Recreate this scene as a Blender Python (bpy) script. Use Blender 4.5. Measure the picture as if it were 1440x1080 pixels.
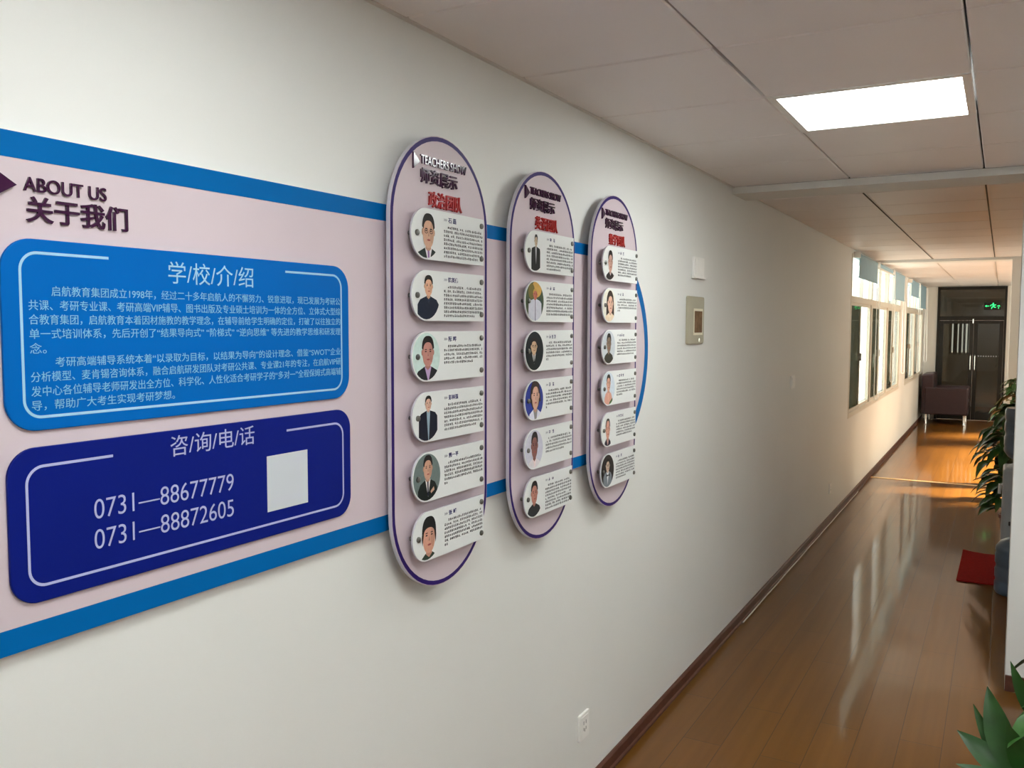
import bpy, bmesh, math, random
from mathutils import Vector, Matrix

# ------------------------------------------------------------------ clear
for o in list(bpy.data.objects):
    bpy.data.objects.remove(o)
SC = bpy.context.scene
COL = SC.collection

# ------------------------------------------------------------------ camera
WX = -1.333            # inner face of the long left wall
CEIL = 2.555           # ceiling height
CAMZ = 1.793
yaw, pit, rol = [math.radians(a) for a in (-29.28, -3.86, 0.153)]
fwd = Vector((math.sin(yaw) * math.cos(pit), math.cos(yaw) * math.cos(pit), math.sin(pit)))
rgt = fwd.cross(Vector((0, 0, 1))).normalized()
upv = rgt.cross(fwd)
r2 = rgt * math.cos(rol) + upv * math.sin(rol)
u2 = -rgt * math.sin(rol) + upv * math.cos(rol)
cd = bpy.data.cameras.new('camera')
cam = bpy.data.objects.new('camera', cd)
COL.objects.link(cam)
cam.matrix_world = Matrix(((r2.x, u2.x, -fwd.x, 0), (r2.y, u2.y, -fwd.y, 0), (r2.z, u2.z, -fwd.z, CAMZ), (0, 0, 0, 1)))
cd.sensor_width = 36
cd.lens = 36 * 1229 / 1440
cd.clip_start = 0.02
SC.camera = cam

# ------------------------------------------------------------------ world, exposure
W = bpy.data.worlds.new('sky')
SC.world = W
W.use_nodes = True
bg = W.node_tree.nodes['Background']
bg.inputs[0].default_value = (1.0, 0.955, 0.88, 1)
bg.inputs[1].default_value = 4.2
SC.view_settings.view_transform = 'Standard'
SC.view_settings.look = 'None'
SC.view_settings.gamma = 1
SC.view_settings.exposure = 0.0
SC.view_settings.use_curve_mapping = False
PANEL = 18.0           # radiance of the LED ceiling panels near the camera
WARM_FILL = 9.0            # radiance of the unseen warm panels added to brighten the far part
# low sun coming in through the windows on the right of the far part
sd = bpy.data.lights.new('sun', 'SUN')
sd.energy = 84.0
sd.color = (1.0, 0.78, 0.56)
sd.angle = math.radians(11)
sun = bpy.data.objects.new('sun', sd)
COL.objects.link(sun)
sun.rotation_euler = Vector((-1.0, -0.42, -0.78)).to_track_quat('-Z', 'Y').to_euler()
sun.location = (6, 14, 5)


# ------------------------------------------------------------------ materials
def lin(c):
    return tuple(((v / 255) / 12.92 if v / 255 <= 0.04045 else ((v / 255 + 0.055) / 1.055) ** 2.4) for v in c)


MATS = {}


def mat(name, col, rough=0.5, metal=0.0, spec=0.5, var=0.04, scale=8.0, bump=0.0, bscale=60.0, emit=None, estr=0.0,
        trans=0.0, alpha=1.0, coat=0.0):
    if name in MATS:
        return MATS[name]
    m = bpy.data.materials.new(name)
    m.use_nodes = True
    nt = m.node_tree
    b = nt.nodes['Principled BSDF']
    b.inputs['Roughness'].default_value = rough
    b.inputs['Metallic'].default_value = metal
    b.inputs['Specular IOR Level'].default_value = spec
    b.inputs['Transmission Weight'].default_value = trans
    b.inputs['Alpha'].default_value = alpha
    b.inputs['Coat Weight'].default_value = coat
    tc = nt.nodes.new('ShaderNodeTexCoord')
    if var > 0:
        n = nt.nodes.new('ShaderNodeTexNoise')
        n.inputs['Scale'].default_value = scale
        n.inputs['Detail'].default_value = 3
        nt.links.new(tc.outputs['Object'], n.inputs['Vector'])
        r = nt.nodes.new('ShaderNodeValToRGB')
        r.color_ramp.elements[0].position = 0.3
        r.color_ramp.elements[1].position = 0.7
        r.color_ramp.elements[0].color = tuple(max(0, c * (1 - var)) for c in col) + (1,)
        r.color_ramp.elements[1].color = tuple(min(1, c * (1 + var)) for c in col) + (1,)
        nt.links.new(n.outputs['Fac'], r.inputs['Fac'])
        nt.links.new(r.outputs['Color'], b.inputs['Base Color'])
    else:
        b.inputs['Base Color'].default_value = tuple(col) + (1,)
    if bump > 0:
        n2 = nt.nodes.new('ShaderNodeTexNoise')
        n2.inputs['Scale'].default_value = bscale
        n2.inputs['Detail'].default_value = 4
        nt.links.new(tc.outputs['Object'], n2.inputs['Vector'])
        bp = nt.nodes.new('ShaderNodeBump')
        bp.inputs['Strength'].default_value = bump
        bp.inputs['Distance'].default_value = 0.002
        nt.links.new(n2.outputs['Fac'], bp.inputs['Height'])
        nt.links.new(bp.outputs['Normal'], b.inputs['Normal'])
    if emit:
        b.inputs['Emission Color'].default_value = tuple(emit) + (1,)
        b.inputs['Emission Strength'].default_value = estr
    MATS[name] = m
    return m


def floor_material():
    m = bpy.data.materials.new('laminate_floor')
    m.use_nodes = True
    nt = m.node_tree
    N, L = nt.nodes.new, nt.links.new
    b = nt.nodes['Principled BSDF']
    tc = N('ShaderNodeTexCoord')
    mp = N('ShaderNodeMapping')
    mp.inputs['Rotation'].default_value = (0, 0, math.pi / 2)
    L(tc.outputs['Object'], mp.inputs['Vector'])
    br = N('ShaderNodeTexBrick')
    br.offset = 0.37
    br.inputs['Scale'].default_value = 1
    br.inputs['Brick Width'].default_value = 1.2
    br.inputs['Row Height'].default_value = 0.165
    br.inputs['Mortar Size'].default_value = 0.0022
    br.inputs['Mortar Smooth'].default_value = 0.3
    br.inputs['Color1'].default_value = (0.168, 0.071, 0.014, 1)
    br.inputs['Color2'].default_value = (0.150, 0.063, 0.012, 1)
    br.inputs['Mortar'].default_value = (0.09, 0.04, 0.014, 1)
    L(mp.outputs['Vector'], br.inputs['Vector'])
    mg = N('ShaderNodeMapping')
    mg.inputs['Scale'].default_value = (15, 0.6, 15)
    L(tc.outputs['Object'], mg.inputs['Vector'])
    ng = N('ShaderNodeTexNoise')
    ng.inputs['Scale'].default_value = 1.0
    ng.inputs['Detail'].default_value = 2
    ng.inputs['Roughness'].default_value = 0.65
    L(mg.outputs['Vector'], ng.inputs['Vector'])
    rp = N('ShaderNodeValToRGB')
    rp.color_ramp.elements[0].position = 0.32
    rp.color_ramp.elements[0].color = (0.86, 0.83, 0.80, 1)
    rp.color_ramp.elements[1].position = 0.68
    rp.color_ramp.elements[1].color = (1.07, 1.06, 1.05, 1)
    L(ng.outputs['Fac'], rp.inputs['Fac'])
    mx = N('ShaderNodeMix')
    mx.data_type = 'RGBA'
    mx.blend_type = 'MULTIPLY'
    mx.inputs[0].default_value = 1
    L(br.outputs['Color'], mx.inputs[6])
    L(rp.outputs['Color'], mx.inputs[7])
    L(mx.outputs[2], b.inputs['Base Color'])
    b.inputs['Roughness'].default_value = 0.29
    b.inputs['Coat Weight'].default_value = 0.55
    b.inputs['Coat Roughness'].default_value = 0.065
    b.inputs['Specular IOR Level'].default_value = 0.05
    bp = N('ShaderNodeBump')
    bp.inputs['Strength'].default_value = 0.3
    bp.inputs['Distance'].default_value = 0.0015
    bp.invert = True
    L(br.outputs['Fac'], bp.inputs['Height'])
    L(bp.outputs['Normal'], b.inputs['Normal'])
    L(bp.outputs['Normal'], b.inputs['Coat Normal'])
    return m


M_WALL = mat('wall_paint', (0.80, 0.80, 0.772), 0.6, bump=0.05, bscale=180, var=0.015, scale=1.5)
M_CEIL = mat('ceiling_tile', (0.90, 0.85, 0.835), 0.42, var=0.03, scale=1.2, bump=0.04, bscale=250)
M_CEIL_LIT = mat('ceiling_tile_pale', (0.90, 0.80, 0.74), 0.42, var=0.03, scale=1.2)  # paler tile copy: light caught by one sagging tile, put into its colour
M_DARK = mat('dark_gap', (0.05, 0.045, 0.04), 0.8)
M_RAIL = mat('ceiling_rail', (0.72, 0.68, 0.64), 0.35, metal=0.5)
M_BASE = mat('baseboard', (0.10, 0.038, 0.026), 0.4, spec=0.2, var=0.2, scale=20)
M_FLOOR = floor_material()
M_BRASS = mat('brass', (0.95, 0.72, 0.42), 0.45, metal=0.6)
M_WHITEPL = mat('white_plastic', (0.88, 0.87, 0.84), 0.35)
M_STEEL = mat('steel', (0.55, 0.54, 0.50), 0.25, metal=1.0)
M_BOLT = mat('bolt_steel', (0.20, 0.20, 0.185), 0.38, metal=1.0)
M_PINK = mat('board_pink', (0.64, 0.535, 0.575), 0.45, spec=0.25, var=0.02, scale=3)
M_BAND = mat('board_band_blue', (0.0, 0.128, 0.40), 0.5, spec=0.06, var=0.02)
M_BLUE = mat('panel_blue', (0.0, 0.128, 0.47), 0.45, spec=0.07, var=0.02)
M_NAVY = mat('panel_navy', (0.003, 0.011, 0.185), 0.4, spec=0.1, var=0.02)
M_EDGE = mat('acrylic_edge', (0.56, 0.53, 0.60), 0.3, var=0.02)
M_PALEBLUE = mat('print_pale_blue', (0.33, 0.60, 0.80), 0.5, spec=0.2, var=0)
M_BODYBLUE = mat('print_body_blue', (0.22, 0.50, 0.72), 0.5, spec=0.2, var=0)
M_PALELILAC = mat('print_pale_lilac', (0.44, 0.47, 0.74), 0.5, spec=0.2, var=0)
M_PLUM = mat('letter_plum', (0.045, 0.009, 0.042), 0.10, var=0.05)
M_RED = mat('letter_red', (0.42, 0.014, 0.016), 0.3, spec=0.3, var=0.05)
M_PURPLE = mat('print_purple', (0.028, 0.010, 0.13), 0.45, spec=0.15, var=0)
M_CARD = mat('card_white', (0.80, 0.82, 0.81), 0.32, spec=0.3, var=0.01)
M_INK = mat('print_ink', (0.02, 0.02, 0.025), 0.6, spec=0.1, var=0)
M_INKBLUE = mat('print_name_ink', (0.035, 0.032, 0.14), 0.6, spec=0.1, var=0)
M_INKGREY = mat('print_arrow_grey', (0.35, 0.36, 0.40), 0.6, var=0)
M_BLANK = mat('blank_sticker', (0.62, 0.65, 0.70), 0.5, var=0.01)
M_FRAMEW = mat('window_frame', (0.70, 0.66, 0.58), 0.35, var=0.03)
M_SCREEN = mat('insect_screen', (0.10, 0.125, 0.10), 0.7, alpha=0.975, var=0.1, scale=40)
M_BLIND = mat('blind_fabric', (0.30, 0.47, 0.58), 0.8, trans=0.0, var=0.03)
M_BEAD = mat('bead_chain', (0.85, 0.83, 0.78), 0.4)
M_DOORF = mat('door_frame_dark', (0.014, 0.013, 0.011), 0.4, spec=0.25, var=0.1)
M_SOFA = mat('sofa_leather', (0.034, 0.017, 0.022), 0.42, spec=0.35, var=0.12, scale=14, bump=0.15, bscale=120)
M_CHROME = mat('chrome', (0.75, 0.75, 0.75), 0.12, metal=1.0)
M_POT = mat('clay_pot', (0.20, 0.075, 0.06), 0.35, var=0.2)
M_SOIL = mat('soil', (0.03, 0.02, 0.012), 0.9, var=0.3, scale=60)
M_STEM = mat('plant_stem', (0.09, 0.16, 0.04), 0.5)
M_LEAF = mat('leaf_green', (0.018, 0.075, 0.012), 0.40, var=0.35, scale=9)
M_LEAF2 = mat('leaf_light', (0.05, 0.15, 0.03), 0.30, var=0.35, scale=9)
M_MAT = mat('red_mat', (0.34, 0.018, 0.017), 0.9, spec=0.05, var=0.15, scale=60, bump=0.4, bscale=400)
M_DISP = mat('dispenser_grey', (0.40, 0.42, 0.44), 0.4)
M_JUG = mat('jug_blue', (0.13, 0.175, 0.23), 0.3, spec=0.3, trans=0.12, var=0.1)
M_CAP = mat('jug_cap', (0.75, 0.77, 0.8), 0.4)


def glass(name, tint, transp, rough=0.02, ior=1.45):
    m = bpy.data.materials.new(name)
    m.use_nodes = True
    nt = m.node_tree
    N, L = nt.nodes.new, nt.links.new
    out = nt.nodes['Material Output']
    nt.nodes.remove(nt.nodes['Principled BSDF'])
    t = N('ShaderNodeBsdfTransparent')
    t.inputs[0].default_value = tuple(c * transp for c in tint) + (1,)
    g = N('ShaderNodeBsdfGlossy')
    g.inputs['Roughness'].default_value = rough
    f = N('ShaderNodeFresnel')
    # thin pane: the same reflectance from both faces
    ge = N('ShaderNodeNewGeometry')
    mr = N('ShaderNodeMapRange')
    mr.inputs['To Min'].default_value = ior
    mr.inputs['To Max'].default_value = 1 / ior
    L(ge.outputs['Backfacing'], mr.inputs['Value'])
    L(mr.outputs['Result'], f.inputs['IOR'])
    mx = N('ShaderNodeMixShader')
    L(f.outputs[0], mx.inputs[0])
    L(t.outputs[0], mx.inputs[1])
    L(g.outputs[0], mx.inputs[2])
    L(mx.outputs[0], out.inputs[0])
    return m


M_GLASS = glass('window_glass', (0.96, 1.0, 0.97), 0.97, ior=1.15)
M_DGLASS = glass('tinted_door_glass', (0.97, 1.0, 0.93), 0.32)


# ------------------------------------------------------------------ mesh builder
class MB:
    def __init__(s):
        s.v, s.f, s.mi = [], [], []
        s.mats = []

    def m(s, material):
        if material not in s.mats:
            s.mats.append(material)
        return s.mats.index(material)

    def face(s, idx, k):
        s.f.append(tuple(idx))
        s.mi.append(k)

    def add(s, pts):
        i = len(s.v)
        s.v += [tuple(p) for p in pts]
        return i

    def box(s, x0, x1, y0, y1, z0, z1, material):
        k = s.m(material)
        i = s.add([(x, y, z) for z in (z0, z1) for y in (y0, y1) for x in (x0, x1)])
        for q in ((0, 2, 3, 1), (4, 5, 7, 6), (0, 1, 5, 4), (2, 6, 7, 3), (0, 4, 6, 2), (1, 3, 7, 5)):
            s.face([i + j for j in q], k)
        return s

    def prism(s, poly, xb, xf, front, side=None):
        """poly: list of (y,z), counter-clockwise seen from +X; xb back, xf front."""
        side = side or front
        kf, ks = s.m(front), s.m(side)
        n = len(poly)
        i = s.add([(xf, y, z) for y, z in poly] + [(xb, y, z) for y, z in poly])
        s.face([i + j for j in range(n)], kf)
        s.face([i + n + j for j in reversed(range(n))], ks)
        for j in range(n):
            j2 = (j + 1) % n
            s.face([i + n + j, i + n + j2, i + j2, i + j], ks)
        return s

    def flat(s, poly, x, material):
        k = s.m(material)
        i = s.add([(x, y, z) for y, z in poly])
        s.face([i + j for j in range(len(poly))], k)
        return s

    def strip(s, pa, pb, x, material, closed=True):
        """flat ribbon between two outlines of equal length at depth x."""
        k = s.m(material)
        n = len(pa)
        i = s.add([(x, y, z) for y, z in pa] + [(x, y, z) for y, z in pb])
        for j in range(n if closed else n - 1):
            j2 = (j + 1) % n
            s.face([i + j, i + j2, i + n + j2, i + n + j], k)
        return s

    def tube(s, pts, r, material, n=8, cap=True):
        k = s.m(material)
        pts = [Vector(p) for p in pts]
        rs = r if isinstance(r, (list, tuple)) else [r] * len(pts)
        base = len(s.v)
        for a, p in enumerate(pts):
            d = (pts[min(a + 1, len(pts) - 1)] - pts[max(a - 1, 0)]).normalized()
            t = Vector((0, 0, 1)) if abs(d.z) < 0.9 else Vector((1, 0, 0))
            e1 = d.cross(t).normalized()
            e2 = d.cross(e1)
            s.add([p + e1 * rs[a] * math.cos(2 * math.pi * q / n) + e2 * rs[a] * math.sin(2 * math.pi * q / n) for q in range(n)])
        for a in range(len(pts) - 1):
            for q in range(n):
                q2 = (q + 1) % n
                s.face([base + a * n + q, base + a * n + q2, base + (a + 1) * n + q2, base + (a + 1) * n + q], k)
        if cap:
            s.face([base + q for q in reversed(range(n))], k)
            s.face([base + (len(pts) - 1) * n + q for q in range(n)], k)
        return s

    def lathe(s, prof, c, material, n=28):
        """prof: list of (r, z) bottom to top round the vertical through c."""
        k = s.m(material)
        base = len(s.v)
        for r, z in prof:
            s.add([(c[0] + r * math.cos(2 * math.pi * q / n), c[1] + r * math.sin(2 * math.pi * q / n), c[2] + z) for q in range(n)])
        for a in range(len(prof) - 1):
            for q in range(n):
                q2 = (q + 1) % n
                s.face([base + a * n + q, base + a * n + q2, base + (a + 1) * n + q2, base + (a + 1) * n + q], k)
        s.face([base + q for q in reversed(range(n))], k)
        s.face([base + (len(prof) - 1) * n + q for q in range(n)], k)
        return s

    def build(s, name, parent=None, smooth=False, bevel=0.0, seg=2):
        me = bpy.data.meshes.new(name)
        me.from_pydata(s.v, [], s.f)
        for m_ in s.mats:
            me.materials.append(m_)
        for p, k in zip(me.polygons, s.mi):
            p.material_index = k
            p.use_smooth = smooth
        me.update()
        o = bpy.data.objects.new(name, me)
        COL.objects.link(o)
        if parent:
            o.parent = parent
            o.matrix_parent_inverse = Matrix.Translation(-parent_loc(parent))
        if bevel:
            b = o.modifiers.new('bevel', 'BEVEL')
            b.width = bevel
            b.segments = seg
            b.limit_method = 'ANGLE'
        if smooth:
            me.set_sharp_from_angle(angle=math.radians(40))
        return o


def parent_loc(p):
    return Vector((0, 0, 0)) if p.parent else Vector(p.location)


def thing(name, loc, label, cat, group=None):
    o = bpy.data.objects.new(name, None)
    o.empty_display_size = 0.05
    COL.objects.link(o)
    o.location = loc
    o['label'] = label
    o['category'] = cat
    if group:
        o['group'] = group
    return o


def tag(o, label, cat, group=None):
    o['label'] = label
    o['category'] = cat
    if group:
        o['group'] = group
    return o


def struct(o):
    o['kind'] = 'structure'
    return o


def ellipse(cy, cz, ry, rz, n=28, a0=0, a1=2 * math.pi, closed=True):
    k = n if closed else n + 1
    return [(cy + ry * math.cos(a0 + (a1 - a0) * i / n), cz + rz * math.sin(a0 + (a1 - a0) * i / n)) for i in range(k)]


def rrect(y0, y1, z0, z1, r, n=10, rs=None):
    """rounded rectangle, CCW seen from +X (y to the right, z up). rs = radii for (right-top, left-top, left-bottom, right-bottom)."""
    rs = rs or (r, r, r, r)
    out = []
    for (cy, cz, a, q) in ((y1, z1, 0, 0), (y0, z1, 1, 1), (y0, z0, 2, 2), (y1, z0, 3, 3)):
        rr = max(rs[q], 1e-5)
        sy = -1 if q in (0, 3) else 1
        sz = -1 if q in (0, 1) else 1
        for i in range(n + 1):
            t = math.pi / 2 * (a + i / n)
            out.append((cy + sy * rr + rr * math.cos(t), cz + sz * rr + rr * math.sin(t)))
    return out


# ------------------------------------------------------------------ lettering
_dg = None


def text_on_wall(name, body, y0, y1, z0, z1, x, material, parent, depth=0.0004, bold=0.0):
    """set one line of lettering on a plane facing +X so that it fills y0..y1, z0..z1."""
    cu = bpy.data.curves.new('lettering', 'FONT')
    cu.body = body
    cu.size = 1
    cu.resolution_u = 3 if (z1 - z0) < 0.02 else 6
    cu.offset = bold
    cu.extrude = 0.01
    o = bpy.data.objects.new('lettering', cu)
    COL.objects.link(o)
    dg = bpy.context.evaluated_depsgraph_get()
    dg.update()
    me = bpy.data.meshes.new_from_object(o.evaluated_get(dg))
    bpy.data.objects.remove(o)
    bpy.data.curves.remove(cu)
    xs = [v.co.x for v in me.vertices]
    ys = [v.co.y for v in me.vertices]
    ax, bx, ay, by = min(xs), max(xs), min(ys), max(ys)
    for v in me.vertices:
        px, py, pz = v.co
        v.co = (x + (depth if pz > 0 else 0.0), y0 + (px - ax) / (bx - ax) * (y1 - y0), z0 + (py - ay) / (by - ay) * (z1 - z0))
    me.materials.clear()
    me.materials.append(material)
    me.name = name
    ob = bpy.data.objects.new(name, me)
    COL.objects.link(ob)
    if parent:
        ob.parent = parent
        ob.matrix_parent_inverse = Matrix.Translation(-parent_loc(parent))
    return ob


def join_meshes(name, obs, parent):
    """several lines of one text block become one mesh."""
    bm = bmesh.new()
    mats = []
    for o in obs:
        for m_ in o.data.materials:
            if m_ not in mats:
                mats.append(m_)
    for o in obs:
        off = len(bm.faces)
        bm.from_mesh(o.data)
        bm.faces.ensure_lookup_table()
        remap = [mats.index(m_) for m_ in o.data.materials]
        for f in bm.faces[off:]:
            f.material_index = remap[f.material_index] if remap else 0
    me = bpy.data.meshes.new(name)
    bm.to_mesh(me)
    bm.free()
    for m_ in mats:
        me.materials.append(m_)
    for o in obs:
        bpy.data.objects.remove(o)
    ob = bpy.data.objects.new(name, me)
    COL.objects.link(ob)
    ob.parent = parent
    ob.matrix_parent_inverse = Matrix.Translation(-parent_loc(parent))
    return ob


def glyph(mb, rnd, y, z, w, h, x, material, t):
    """one tiny block character made of strokes."""
    for q in range(rnd.choice((2, 3, 3))):
        zz = z + h * (0.08 + 0.84 * (q + rnd.random() * 0.5) / 3)
        a, b = rnd.uniform(0, .2), rnd.uniform(.75, 1)
        mb.flat([(y + w * a, zz), (y + w * b, zz), (y + w * b, zz + t), (y + w * a, zz + t)], x, material)
    for q in range(rnd.choice((1, 2, 2))):
        yy = y + w * rnd.uniform(.1, .8)
        a, b = rnd.uniform(0, .3), rnd.uniform(.7, 1)
        mb.flat([(yy, z + h * a), (yy + t, z + h * a), (yy + t, z + h * b), (yy, z + h * b)], x, material)

# ------------------------------------------------------------------ room shell
NEAR_Y, NEAR_Y2 = 4.86, 5.15      # first cross wall with its lintel
FAR_Y, FAR_Y2 = 11.08, 11.36      # second one
END = 18.80
RX = 2.3                          # far right side, out of view
BACK = -2.2
JX = 0.068                        # free edge of the two cross walls

b = MB()
b.box(WX - .2, RX, BACK, 22.4, -0.1, 0, M_FLOOR)
struct(b.build('floor'))

# left wall with two window openings
SILL, HEAD = 0.86, 2.515
W1 = (9.27, 14.13)
W2 = (15.02, 18.25)
b = MB()
for y0, y1 in ((BACK, W1[0]), (W1[1], W2[0]), (W2[1], 22.4)):
    b.box(WX - .2, WX, y0, y1, 0, CEIL + .1, M_WALL)
for y0, y1 in (W1, W2):
    b.box(WX - .2, WX, y0, y1, 0, SILL, M_WALL)
    b.box(WX - .2, WX, y0, y1, HEAD, CEIL + .1, M_WALL)
struct(b.build('wall_left'))
b = MB()
RW = (11.0, 17.6)                  # band of windows along the right side, hidden from the camera by the cross walls
b.box(RX, RX + .2, BACK, RW[0], 0, CEIL + .1, M_WALL)
b.box(RX, RX + .2, RW[1], 19.6, 0, CEIL + .1, M_WALL)
b.box(RX, RX + .2, 21.0, 22.4, 0, CEIL + .1, M_WALL)
b.box(RX, RX + .2, 19.6, 21.0, 0, 1.0, M_WALL)  # opening above this sill is added out of view to brighten the lobby
b.box(RX, RX + .2, 19.6, 21.0, 1.9, CEIL + .1, M_WALL)
b.box(RX, RX + .2, RW[0], RW[1], 0, .85, M_WALL)
b.box(RX, RX + .2, RW[0], RW[1], 2.4, CEIL + .1, M_WALL)
b.box(RX, RX + .2, 15.7, 16.7, .85, 2.4, M_WALL)
struct(b.build('wall_right'))
b = MB()
b.box(WX, RX, BACK - .2, BACK, 0, CEIL + .1, M_WALL)
struct(b.build('wall_back'))
for n_, (a, c) in enumerate(((RW[0], 15.7), (16.7, RW[1]))):
    f = MB()
    x0, x1 = RX + .02, RX + .08
    f.box(x0, x1, a, a + .05, .85, 2.4, M_FRAMEW)
    f.box(x0, x1, c - .05, c, .85, 2.4, M_FRAMEW)
    f.box(x0, x1, a + .05, c - .05, .85, .90, M_FRAMEW)
    f.box(x0, x1, a + .05, c - .05, 2.35, 2.4, M_FRAMEW)
    nb = 3 if n_ == 0 else 1
    for q in range(1, nb):
        ym = a + (c - a) * q / nb
        f.box(x0, x1, ym - .025, ym + .025, .90, 2.35, M_FRAMEW)
    root = struct(f.build('window_%d' % (3 + n_)))
    g = MB()
    g.box(RX + .045, RX + .051, a + .05, c - .05, .90, 2.35, M_GLASS)
    g.build('pane', root)
# cross walls: stub on the right, shallow lintel overhead
b = MB()
b.box(JX, RX, NEAR_Y, NEAR_Y2, 0, CEIL, M_WALL)
b.box(WX, JX, NEAR_Y, NEAR_Y2, 2.518, CEIL, M_WALL)
struct(b.build('wall_cross_near'))
b = MB()
b.box(JX - .004, .36, FAR_Y, FAR_Y2, 0, 2.525, M_WALL)
b.box(WX, RX, FAR_Y, FAR_Y2, 2.525, CEIL, M_WALL)
struct(b.build('wall_cross_far'))
# end wall round the glazed door
b = MB()
DX0, DX1, DZ = -1.12, 0.05, 2.545
b.box(WX, DX0, END, END + .15, 0, CEIL, M_WALL)
b.box(DX1, RX, END, END + .15, 0, CEIL, M_WALL)
b.box(DX0, DX1, END, END + .15, DZ, CEIL, M_WALL)
struct(b.build('wall_end'))
# dim lobby beyond the door: back wall with a narrow curtained window
b = MB()
LB = 22.0
b.box(WX, -1.04, LB, LB + .2, 0, CEIL, M_WALL)
b.box(-.58, RX, LB, LB + .2, 0, CEIL, M_WALL)
b.box(-1.04, -.58, LB, LB + .2, 0, 1.21, M_WALL)
b.box(-1.04, -.58, LB, LB + .2, 1.91, CEIL, M_WALL)
struct(b.build('wall_lobby'))

# ceiling: metal lay-in tiles with open joints, dark void above
XE = [WX, -.722, -.108, .506, 1.12, 1.734, RX]
YP, YPH = 0.6023, 3.022
LIGHT_CELLS = [(1, 0), (1, -4), (1, -8), (3, 0), (3, -4), (3, -8)]  # right-hand cells hold unseen panels added as fill light
b = MB()
rnd = random.Random(3)
b.box(WX - .2, RX, BACK, 22.4, CEIL + .05, CEIL + .12, M_DARK)


def tile(x0, x1, y0, y1, material, tilt=0.0, gap=.003):
    c = .004
    k = b.m(material)
    x0, x1, y0, y1 = x0 + gap, x1 - gap, y0 + gap, y1 - gap
    i = b.add([(x0, y0, CEIL + .02), (x1, y0, CEIL + .02), (x1, y1, CEIL + .02), (x0, y1, CEIL + .02),
               (x0, y0, CEIL + c), (x1, y0, CEIL + c), (x1, y1, CEIL + c + tilt), (x0, y1, CEIL + c + tilt),
               (x0 + c, y0 + c, CEIL), (x1 - c, y0 + c, CEIL), (x1 - c, y1 - c, CEIL + tilt), (x0 + c, y1 - c, CEIL + tilt)])
    for lo in (0, 4):
        for q in range(4):
            q2 = (q + 1) % 4
            b.face([i + lo + q2, i + lo + q, i + lo + 4 + q, i + lo + 4 + q2], k)
    b.face([i + 11, i + 10, i + 9, i + 8], k)


for ix in range(6):
    gap = .003
    x0, x1 = XE[ix], XE[ix + 1]
    j = -10
    while True:
        y0 = YPH + j * YP
        y1 = y0 + YP
        if y0 > END:
            break
        j += 1
        if y1 < BACK:
            continue
        if (ix, j - 1) in LIGHT_CELLS:
            continue
        tm = M_CEIL_LIT if (ix == 1 and j - 1 == 6) else M_CEIL
        # tiles stop at the two lintels and restart behind them
        for lo, hi in ((BACK, NEAR_Y), (NEAR_Y2, FAR_Y), (FAR_Y2, END)):
            a0, a1 = max(y0, lo), min(y1, hi)
            if a1 - a0 > .03:
                tile(x0, x1, a0, a1, tm, gap=gap + (.005 if (ix == 0 and j - 1 == -1) else 0))
b.box(WX, RX, END - .02, END + .15, CEIL, CEIL + .05, M_CEIL)
b.box(WX, RX, END + .15, 22.2, CEIL, CEIL + .05, M_CEIL)
struct(b.build('ceiling'))
n = 0
for xr in (-.722, -.108):
    for (lo, hi) in ((5.22, 10.95), (11.5, 16.1)):
        n += 1
        b = MB()
        b.box(xr - .007, xr + .007, lo, hi, CEIL - .006, CEIL + .004, M_RAIL)
        b.box(xr - .004, xr + .004, lo, hi, CEIL - .009, CEIL - .006, M_DARK if n % 2 else M_RAIL)
        o = b.build('trim_%d' % n)
        struct(o)
b = MB()
b.box(WX, WX + .014, BACK, NEAR_Y, CEIL - .004, CEIL + .01, M_RAIL)
struct(b.build('trim_5'))

# baseboards
b = MB()
BBH = .064
prof = [(WX, 0), (WX, BBH), (WX + .007, BBH), (WX + .013, BBH - .008), (WX + .013, .016), (WX + .02, .010), (WX + .02, 0)]
k = b.m(M_BASE)
i = b.add([(x, BACK, z) for x, z in prof] + [(x, END, z) for x, z in prof])
npf = len(prof)
for q in range(npf):
    q2 = (q + 1) % npf
    b.face([i + q, i + q2, i + npf + q2, i + npf + q], k)
b.face([i + q for q in reversed(range(npf))], k)
b.face([i + npf + q for q in range(npf)], k)
struct(b.build('baseboard_left'))
b = MB()
b.box(JX, RX, NEAR_Y - .013, NEAR_Y, 0, .08, M_BASE)
struct(b.build('baseboard_near', bevel=.003))
b = MB()
b.box(JX, .36, FAR_Y - .013, FAR_Y, 0, .08, M_BASE)
struct(b.build('baseboard_far', bevel=.003))
b = MB()
b.box(WX + .02, JX, 11.035, 11.085, 0, .005, M_BRASS)
struct(b.build('trim_6', bevel=.002))

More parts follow.
